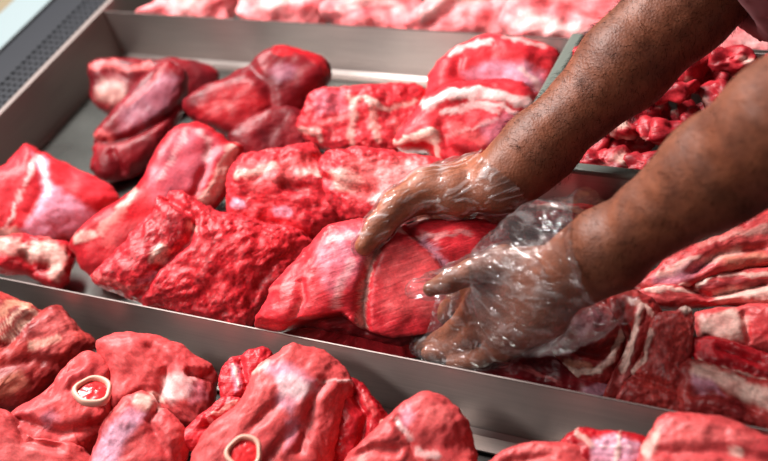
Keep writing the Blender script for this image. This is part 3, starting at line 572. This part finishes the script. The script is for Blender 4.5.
# ------------------------------------------------------------------ person: arms, hands, gloves, shirt
def cap(P, a, b, ra, rb):
    ab = b - a; t = np.clip(((P - a) @ ab) / max(float(ab @ ab), 1e-12), 0, 1)
    return np.sqrt((((P - a) - t[..., None] * ab) ** 2).sum(-1)) - (ra + (rb - ra) * t)
def smin(a, b, k):
    h = np.clip(0.5 + 0.5 * (b - a) / k, 0, 1)
    return b + (a - b) * h - k * h * (1 - h)
def surface_net(fn, lo, hi, h):
    lo = np.asarray(lo, float); n = np.ceil((np.asarray(hi) - lo) / h).astype(int) + 1
    ax = [lo[i] + h * np.arange(n[i]) for i in range(3)]
    val = np.empty(n, np.float32)
    for i in range(0, n[0], 16):
        G = np.stack(np.meshgrid(ax[0][i:i + 16], ax[1], ax[2], indexing='ij'), -1)
        val[i:i + 16] = fn(G)
    s = val < 0; c = n - 1
    cnt = np.zeros(c, np.int8); acc = np.zeros((*c, 3), np.float32)
    sl = lambda d: tuple(slice(d[k], d[k] + c[k]) for k in range(3))
    for a in range(3):
        for o in ((0, 0), (0, 1), (1, 0), (1, 1)):
            d0 = [0, 0, 0]; oth = [k for k in range(3) if k != a]; d0[oth[0]], d0[oth[1]] = o
            d1 = list(d0); d1[a] = 1
            v0, v1 = val[sl(d0)], val[sl(d1)]; m = (v0 < 0) != (v1 < 0)
            t = np.where(m, v0 / np.where(m, v0 - v1, 1), 0)
            cnt += m
            for k in range(3): acc[..., k] += np.where(m, (t if k == a else d0[k]), 0)
    act = cnt > 0; idx = np.full(c, -1, np.int64); idx[act] = np.arange(act.sum())
    cells = np.argwhere(act); V = lo + h * (cells + acc[act] / cnt[act][:, None])
    F = []
    for a in range(3):
        b, d = [(1, 2), (2, 0), (0, 1)][a]
        i0 = [slice(None)] * 3; i1 = [slice(None)] * 3; i0[a] = slice(0, -1); i1[a] = slice(1, None)
        m = s[tuple(i0)] != s[tuple(i1)]; e = np.argwhere(m)
        e = e[(e[:, b] > 0) & (e[:, d] > 0) & (e[:, b] < c[b]) & (e[:, d] < c[d])]
        flip = s[tuple(e.T)]
        q = []
        for ob, od in ((-1, -1), (0, -1), (0, 0), (-1, 0)):
            z = e.copy(); z[:, b] += ob; z[:, d] += od; q.append(idx[tuple(z.T)])
        q = np.stack(q, 1); q = np.where(flip[:, None], q, q[:, ::-1]); F.append(q)
    F = np.vstack(F); return V, F[(F >= 0).all(1)]
def relax(V, F, n=2):
    for _ in range(n):
        S = np.zeros_like(V); C = np.zeros(len(V))
        for k in range(4):
            np.add.at(S, F[:, k], V[F[:, (k + 1) % 4]]); np.add.at(C, F[:, k], 1)
            np.add.at(S, F[:, k], V[F[:, (k + 3) % 4]]); np.add.at(C, F[:, k], 1)
        V = V * .4 + .6 * S / np.maximum(C, 1)[:, None]
    return V
J = lambda x, y, z: at(x, y, z)
def chain(pts, rad): return [(pts[i], pts[i + 1], rad[i], rad[i + 1]) for i in range(len(pts) - 1)]

# ---- far arm (the right arm): thumb on top of the joint, fingers down its far side
R_wrist = J(505, 180, .138); R_w2 = J(539, 148, .155); R_mid = J(626, 67, .203); R_up = J(685, 6, .236); R_elb = J(735, -45, .268)
R_sh = np.array([.58, .335, .53])
R_palm = [(R_wrist, J(478, 176, .125), .023, .022), (R_wrist, J(466, 184, .130), .024, .022)]
R_mcp = [J(430, 186, .112), J(440, 178, .098), J(452, 174, .085), J(466, 172, .072)]
R_palm += [(R_wrist, m, .020, .0135) for m in R_mcp]
R_palm += [(J(492, 192, .138), J(452, 195, .132), .018, .019), (J(452, 195, .132), J(430, 189, .130), .019, .015)]
R_fore = chain([R_wrist, R_w2, R_mid, R_up, R_elb], [.030, .031, .041, .0465, .050])
_ax = (R_w2 - R_wrist); _ax /= np.linalg.norm(_ax)
_sd = np.cross(_ax, (CAM - R_w2) / np.linalg.norm(CAM - R_w2)); _sd /= np.linalg.norm(_sd)
R_fore += [(R_wrist + _sd * .007, R_w2 + _sd * .006, .024, .029), (R_wrist - _sd * .008, R_w2 - _sd * .006, .023, .029)]
_of = (-.6 * ROT[:, 0] + .5 * ROT[:, 1] + .6 * ROT[:, 2]) * .010
R_fore += [(R_w2 + _of * .3, R_mid + _of, .020, .0345), (R_mid + _of, R_up + _of, .0345, .040)]
R_thumb = chain([J(455, 192, .136), J(428, 190, .139), J(397, 206, .142), J(379, 227, .138), J(364, 246, .130)], [.0245, .0225, .0160, .0135, .0098])
R_fing = []
for i, m in enumerate(R_mcp):
    d = np.array([-.25, .25, -1.0]); d /= np.linalg.norm(d); L = (.040, .044, .040, .032)[i]
    p1 = m + d * L + np.array([-.014, .004, 0]); p2 = p1 + np.array([.004, -.012, -.022]); p3 = p2 + np.array([.010, -.016, -.008])
    p2[2] = max(p2[2], .02); p3[2] = max(p3[2], .015)
    R_fing.append(chain([m, p1, p2, p3], [.0115, .0095, .0088, .0072]))
# ---- near arm (the left arm): back of the hand to the viewer, thumb above, fingers under the joint
L_wrist = J(578, 268, .158); L_w2 = J(608, 250, .178); L_mid = J(717, 171, .255); L_up = J(785, 125, .305); L_elb = J(850, 80, .355)
L_sh = np.array([.70, -.03, .56])
L_mcp = [J(487, 276, .122), J(480, 300, .106), J(486, 324, .092), J(502, 344, .084)]
L_palm = [(L_wrist, m, .021, .0135) for m in L_mcp] + [(L_wrist, J(520, 300, .115), .025, .019), (L_wrist, J(535, 320, .112), .024, .018), (J(548, 318, .118), L_mcp[3], .019, .015)]
L_fore = chain([L_wrist, L_w2, L_mid, L_up, L_elb], [.028, .030, .043, .048, .050])
_ax = (L_w2 - L_wrist); _ax /= np.linalg.norm(_ax)
_sd = np.cross(_ax, (CAM - L_w2) / np.linalg.norm(CAM - L_w2)); _sd /= np.linalg.norm(_sd)
L_fore += [(L_wrist + _sd * .008, L_w2 + _sd * .006, .023, .028), (L_wrist - _sd * .008, L_w2 - _sd * .006, .023, .028)]
L_thumb = chain([J(540, 268, .148), J(505, 262, .148), J(472, 272, .143), J(450, 281, .137), J(431, 289, .131)], [.019, .0155, .0122, .011, .008])
L_fing = [chain([L_mcp[0], J(456, 300, .088), J(440, 318, .062), J(424, 326, .052)], [.0118, .0098, .009, .0072]),
          chain([L_mcp[1], J(454, 330, .070), J(436, 342, .050), J(420, 346, .044)], [.0118, .010, .009, .0072]),
          chain([L_mcp[2], J(462, 346, .064), J(444, 352, .054), J(428, 353, .052)], [.0115, .0098, .009, .0074]),
          chain([L_mcp[3], J(482, 358, .066), J(466, 362, .058), J(452, 363, .056)], [.0105, .0088, .008, .0066])]

def arm_sdf(fore, palm, thumb, fing, pad=0.0, kf=.004):
    def fn(P):
        d = None
        for a in fore:
            e = cap(P, *a); d = e if d is None else smin(d, e, .018)
        for a in palm: d = smin(d, cap(P, *a), .012)
        t = None
        for a in thumb:
            e = cap(P, *a); t = e if t is None else smin(t, e, .005)
        d = smin(d, t, .009)
        for ch in fing:
            t = None
            for a in ch:
                e = cap(P, *a); t = e if t is None else smin(t, e, .004)
            d = smin(d, t, kf)
        return d - pad
    return fn
def bounds(prims, pad):
    A = np.array([p for a in prims for p in (a[0], a[1])]); return A.min(0) - pad, A.max(0) + pad
SK_HI, SK_LO = lin((128, 72, 47)), lin((78, 42, 29)); SK_PALM_LIT = lin((160, 88, 54))  # palm tone: lighter palm skin plus orange light put into the colour
def skin_col(V, hand_pts, r0, r1, palm_lit_amt=0):
    t = np.clip(.55 + .6 * fbm(V, 40, 5, 3), 0, 1)[:, None]; C = SK_LO + (SK_HI - SK_LO) * t
    d = np.min([np.linalg.norm(V - p, axis=1) for p in hand_pts], 0)
    a = sstep(r1, r0, d)[:, None] * palm_lit_amt
    return C * (1 - a) + SK_PALM_LIT * a
PV, PF, PC = [], [], []
def add_part(V, F, C):
    o = sum(len(v) for v in PV); PV.append(V); PF.append(F + o); PC.append(C)
arms = {}
for side, fore, palm, thumb, fing, wrist in (('far', R_fore, R_palm, R_thumb, R_fing, R_wrist), ('near', L_fore, L_palm, L_thumb, L_fing, L_wrist)):
    prims = fore + palm + thumb + [a for c in fing for a in c]
    lo, hi = bounds(prims, .06)
    V, F = surface_net(arm_sdf(fore, palm, thumb, fing), lo, hi, .0026)
    V = relax(V, F, 2)
    # veins and tendons on the forearm, skin folds at the thumb
    V = V + np.stack([pn(V, 60, 8), pn(V, 60, 9), pn(V, 60, 10)], 1) * .0012
    hp = [a[1] for a in thumb] + [a[0] for a in thumb] + [c[1][0] for c in fing] + [a[1] for a in palm]
    add_part(V, F, skin_col(V, hp, .03, .07, .75 if side == 'far' else .12)); arms[side] = V
# upper arms, chest, neck and head, just outside the photograph
body = [(R_elb, R_sh, .047, .058), (L_elb, L_sh, .050, .058), (R_sh, np.array([.74, .15, .56]), .06, .09), (L_sh, np.array([.76, .14, .56]), .06, .09)]
chest = [(np.array([.76, .15, .50]), np.array([.90, .15, .02]), .125, .125), (np.array([.74, .06, .50]), np.array([.88, .07, .02]), .10, .11), (np.array([.74, .24, .50]), np.array([.88, .23, .02]), .10, .11)]
head = [(np.array([.73, .15, .60]), np.array([.66, .15, .72]), .052, .052), (np.array([.665, .15, .80]), np.array([.640, .15, .79]), .088, .080), (np.array([.60, .15, .735]), np.array([.640, .15, .75]), .042, .06),
        (np.array([.552, .15, .785]), np.array([.545, .15, .762]), .010, .016), (np.array([.67, .068, .775]), np.array([.67, .065, .745]), .014, .010), (np.array([.67, .232, .775]), np.array([.67, .235, .745]), .014, .010),
        (np.array([.572, .12, .80]), np.array([.568, .105, .798]), .012, .012), (np.array([.572, .18, .80]), np.array([.568, .195, .798]), .012, .012), (np.array([.556, .135, .722]), np.array([.556, .165, .722]), .010, .010)]
def body_fn(P):
    d = None
    for a in body + chest:
        e = cap(P, *a); d = e if d is None else smin(d, e, .04)
    for a in head: d = smin(d, cap(P, *a), .016)
    return d
lo, hi = bounds(body + chest + head, .15)
V, F = surface_net(body_fn, lo, hi, .011); V = relax(V, F, 1)
add_part(V, F, skin_col(V, [np.array([9., 9, 9])], .03, .07))

m, nt, b = new_mat('brown_skin'); L = nt.links.new
ca = nd(nt, 'ShaderNodeAttribute', attribute_name='Col'); tc = nd(nt, 'ShaderNodeTexCoord')
n1 = nd(nt, 'ShaderNodeTexNoise'); n1.inputs['Scale'].default_value = 240; n1.inputs['Detail'].default_value = 4; L(tc.outputs['Object'], n1.inputs['Vector'])
vo = nd(nt, 'ShaderNodeTexVoronoi'); vo.inputs['Scale'].default_value = 420; L(tc.outputs['Object'], vo.inputs['Vector'])
mr = nd(nt, 'ShaderNodeMapRange'); mr.inputs['To Min'].default_value = .72; mr.inputs['To Max'].default_value = 1.25; L(n1.outputs['Fac'], mr.inputs['Value'])
mu = nd(nt, 'ShaderNodeMix', data_type='RGBA', blend_type='MULTIPLY'); mu.inputs['Factor'].default_value = 1; L(ca.outputs['Color'], mu.inputs['A']); L(mr.outputs[0], mu.inputs['B'])
L(mu.outputs['Result'], b.inputs['Base Color']); b.inputs['Roughness'].default_value = .52; b.inputs['Specular IOR Level'].default_value = .35
b.inputs['Subsurface Weight'].default_value = .08; b.inputs['Subsurface Radius'].default_value = (1, .4, .25); b.inputs['Subsurface Scale'].default_value = .004
bp = nd(nt, 'ShaderNodeBump'); bp.inputs['Strength'].default_value = .35; bp.inputs['Distance'].default_value = .0008
ad = nd(nt, 'ShaderNodeMath'); L(n1.outputs['Fac'], ad.inputs[0]); L(vo.outputs['Distance'], ad.inputs[1]); L(ad.outputs[0], bp.inputs['Height']); L(bp.outputs[0], b.inputs['Normal'])
M_SKIN = m
PVa, PFa, PCa = np.vstack(PV), np.vstack(PF), np.vstack(PC)
person = mesh_obj('person', PVa, PFa, M_SKIN, None, True, {'Col': ('FLOAT_COLOR', np.concatenate([PCa, np.ones((len(PCa), 1))], 1))})
tag(person, 'person reaching in from the right with bare forearms and clear gloves, gripping the joint', 'person')

# shirt: dusty pink, with a loose short sleeve ending just above each elbow
R_hem = J(706, -15, .250)
def shirt_fn(P):
    d = None
    sl = [(R_hem, R_elb, .073, .068), (R_elb, R_sh, .066, .072), (L_elb + (L_sh - L_elb) * .25, L_sh, .064, .070)]
    for a in sl + body[2:] + chest:
        e = cap(P, *a) - .010; d = e if d is None else smin(d, e, .04)
    d = d + .006 * pn(P, 18, 4)
    # open hems: cut flat across the arm
    for e_, s_, k in ((R_hem, R_elb, 0), (L_elb, L_sh, .25)):
        ax = (s_ - e_) / np.linalg.norm(s_ - e_); base = e_ + (s_ - e_) * k
        near = np.sqrt(((P - base) ** 2).sum(-1)) - .13
        cut = -((P - base) @ ax)
        d = np.where(near < 0, np.maximum(d, cut), d)
        hol = np.maximum(cap(P, e_ - ax * .1, e_ + ax * .09, .060, .060), near)
        d = np.maximum(d, -hol)
    return np.maximum(d, P[..., 2] - .615 + 0 * d)
lo, hi = bounds(body + chest, .16)
V, F = surface_net(shirt_fn, lo, hi, .008); V = relax(V, F, 1)
M_SHIRT = plain('dusty_pink_cotton', (150, 96, 100), .85, 0, .15)
tag(mesh_obj('shirt', V, F, M_SHIRT, person), 'dusty pink short-sleeved shirt')

# arm hair
def hairs(V, fore, n, seed):
    rs = np.random.RandomState(seed); a, e = fore[0][0], fore[3][1]; ax = (e - a) / np.linalg.norm(e - a); L_ = np.linalg.norm(e - a)
    t = (V - a) @ ax; cand = np.where((t > .03) & (t < L_))[0]; pick = rs.choice(cand, n)
    vs_, fs = [], []
    for i in pick:
        p = V[i] + rs.normal(size=3) * .001; rad = p - (a + ax * ((p - a) @ ax)); rad /= np.linalg.norm(rad) + 1e-9
        side = np.cross(ax, rad); d = -ax * rs.uniform(.4, 1) + side * rs.normal() * .6 + rad * .25; d /= np.linalg.norm(d)
        L2 = rs.uniform(.004, .008); w = np.cross(d, rad); w = w / (np.linalg.norm(w) + 1e-9) * .00012; o = len(vs_)
        p0 = p - rad * .0005; p1 = p + d * L2 * .5 + rad * .0012; p2 = p + d * L2 + rad * .0008
        u = rad * .00012
        vs_ += [p0 - w, p0 + w, p0 + u, p1 - w, p1 + w, p1 + u, p2]
        fs += [(o, o + 1, o + 4, o + 3), (o + 1, o + 2, o + 5, o + 4), (o + 2, o, o + 3, o + 5), (o + 3, o + 4, o + 6), (o + 4, o + 5, o + 6), (o + 5, o + 3, o + 6)]
    return vs_, fs
M_HAIR = plain('black_hair', (16, 11, 9), 1.0); M_HAIR.node_tree.nodes['Principled BSDF'].inputs['Specular IOR Level'].default_value = 0
hv, hf = [], []
for V_, f_, n_, s_ in ((arms['far'], R_fore, 5000, 1), (arms['near'], L_fore, 3000, 2)):
    a_, b_ = hairs(V_, f_, n_, s_); o_ = len(hv); hv += a_; hf += [tuple(i + o_ for i in q) for q in b_]
tag(mesh_obj('arm_hair', hv, hf, M_HAIR, person, False), 'fine black hair on the forearms', kind='stuff')

# clear film gloves
def film(name, rot, amt):
    m = bpy.data.materials.new(name); m.use_nodes = True; nt = m.node_tree; nt.nodes.clear(); L = nt.links.new
    out = nd(nt, 'ShaderNodeOutputMaterial'); tr = nd(nt, 'ShaderNodeBsdfTransparent'); tr.inputs[0].default_value = (.99, .985, .985, 1)
    gl = nd(nt, 'ShaderNodeBsdfGlossy'); gl.inputs['Roughness'].default_value = .10
    df = nd(nt, 'ShaderNodeBsdfDiffuse'); df.inputs[0].default_value = (.85, .82, .82, 1)
    tc = nd(nt, 'ShaderNodeTexCoord')
    n1 = nd(nt, 'ShaderNodeTexNoise'); n1.inputs['Scale'].default_value = 26; n1.inputs['Detail'].default_value = 3; n1.inputs['Distortion'].default_value = 1.6; L(tc.outputs['Object'], n1.inputs['Vector'])
    n2 = nd(nt, 'ShaderNodeTexNoise', noise_type='RIDGED_MULTIFRACTAL'); n2.inputs['Scale'].default_value = 32; n2.inputs['Detail'].default_value = 3; n2.inputs['Distortion'].default_value = 1.0; L(tc.outputs['Object'], n2.inputs['Vector'])
    mpw = nd(nt, 'ShaderNodeMapping', vector_type='TEXTURE'); mpw.inputs['Rotation'].default_value = (0, 0, rot); mpw.inputs['Scale'].default_value = (1, .2, .2); L(tc.outputs['Object'], mpw.inputs['Vector'])
    n4 = nd(nt, 'ShaderNodeTexNoise'); n4.inputs['Scale'].default_value = 24; n4.inputs['Detail'].default_value = 2.5; n4.inputs['Distortion'].default_value = .7; L(mpw.outputs[0], n4.inputs['Vector'])
    ad = nd(nt, 'ShaderNodeMath'); L(n4.outputs['Fac'], ad.inputs[0]); 
    sc = nd(nt, 'ShaderNodeMath', operation='MULTIPLY'); sc.inputs[1].default_value = .2; L(n2.outputs['Fac'], sc.inputs[0]); L(sc.outputs[0], ad.inputs[1])
    bp = nd(nt, 'ShaderNodeBump'); bp.inputs['Strength'].default_value = 1.0; bp.inputs['Distance'].default_value = .0045; L(ad.outputs[0], bp.inputs['Height'])
    L(bp.outputs[0], gl.inputs['Normal']); L(bp.outputs[0], df.inputs['Normal'])
    fr = nd(nt, 'ShaderNodeFresnel'); fr.inputs['IOR'].default_value = 1.55; L(bp.outputs[0], fr.inputs['Normal'])
    f2 = nd(nt, 'ShaderNodeMath', operation='MULTIPLY_ADD'); f2.inputs[1].default_value = .5; f2.inputs[2].default_value = .0; f2.use_clamp = True; L(fr.outputs[0], f2.inputs[0])
    m1 = nd(nt, 'ShaderNodeMixShader'); 
    st = nd(nt, 'ShaderNodeMapRange'); st.inputs['From Min'].default_value = .52; st.inputs['From Max'].default_value = .68; st.inputs['To Min'].default_value = .02; st.inputs['To Max'].default_value = amt; L(n4.outputs['Fac'], st.inputs['Value'])
    L(st.outputs[0], m1.inputs[0]); L(tr.outputs[0], m1.inputs[1]); L(df.outputs[0], m1.inputs[2])
    m2 = nd(nt, 'ShaderNodeMixShader'); L(f2.outputs[0], m2.inputs[0]); L(m1.outputs[0], m2.inputs[1]); L(gl.outputs[0], m2.inputs[2])
    L(m2.outputs[0], out.inputs[0]); return m
M_FILM = film('clear_glove_film', .68, .33); M_FILM3 = film('clear_near_glove_film', .1, .14); M_FILM2 = film('clear_cuff_film', -.5, .09)
def glove(fore, palm, thumb, fing, wrist, keep, label, pad, wr, mat):
    prims = palm + thumb + [a for c in fing for a in c]; lo, hi = bounds(prims, .05)
    V, F = surface_net(arm_sdf(fore, palm, thumb, fing, pad, .012), lo, hi, .0030); V = relax(V, F, 2)
    V = V + np.stack([fbm(V, 45, 21, 2), fbm(V, 45, 22, 2), fbm(V, 45, 23, 2)], 1) * wr
    ok = keep(V); F = F[ok[F].all(1)]
    used = np.unique(F); mp_ = np.full(len(V), -1); mp_[used] = np.arange(len(used))
    return tag(mesh_obj('glove', V[used], mp_[F], mat, person), label)
rax = (R_w2 - R_wrist) / np.linalg.norm(R_w2 - R_wrist)
glove(R_fore, R_palm, R_thumb, R_fing, R_wrist, lambda V: ((V - R_wrist) @ rax) < .004 + .010 * pn(V, 30, 2), 'clear plastic glove on the far hand', .0030, .003, M_FILM)
lax = (L_w2 - L_wrist) / np.linalg.norm(L_w2 - L_wrist)
glove(L_fore, L_palm, L_thumb + [(J(431, 289, .131), J(414, 288, .130), .008, .006)], L_fing, L_wrist, lambda V: ((V - L_wrist) @ lax) < -.012 + .010 * pn(V, 30, 2), 'clear plastic glove on the near hand', .0035, .0045, M_FILM3)
# the loose cuff of the near glove: a wide crumpled tube round the wrist
def cuff():
    cs = [J(484, 306, .104), J(500, 300, .112), J(522, 290, .128), J(548, 280, .145), J(574, 272, .158), J(596, 262, .168), J(606, 258, .174)]
    rs = [.036, .052, .060, .061, .058, .052, .053]; V, F = [], []; na = 96; nr = 40
    tt = np.linspace(0, len(cs) - 1, nr); C = np.array(cs); cc = np.stack([np.interp(tt, range(len(cs)), C[:, k]) for k in range(3)], 1); rr = np.interp(tt, range(len(cs)), rs)
    up = ROT[:, 1]
    for i in range(nr):
        ax = cc[min(i + 1, nr - 1)] - cc[max(i - 1, 0)]; ax /= np.linalg.norm(ax); u = up - ax * (up @ ax); u /= np.linalg.norm(u); w = np.cross(ax, u)
        for k in range(na):
            t = 2 * math.pi * k / na; r = rr[i] * (1 + .05 * math.cos(2 * t) + .16 * max(0, math.cos(t)) ** 6 * sstep(6, 20, tt[i] * 6))
            V.append(cc[i] + r * (u * math.cos(t) + w * math.sin(t) * .86))
    V = np.array(V); q = V * np.array([1, 1, 1])
    V = V + np.stack([fbm(q, 34, 41, 3), fbm(q, 34, 42, 3), fbm(q, 34, 43, 3)], 1) * .007
    V[:, 1] = np.maximum(V[:, 1], YF + .004)
    for i in range(nr - 1):
        for k in range(na): F.append((i * na + k, i * na + (k + 1) % na, (i + 1) * na + (k + 1) % na, (i + 1) * na + k))
    tag(mesh_obj('glove_cuff', V, F, M_FILM2, person), 'loose crumpled cuff of clear film round the near wrist')
cuff()
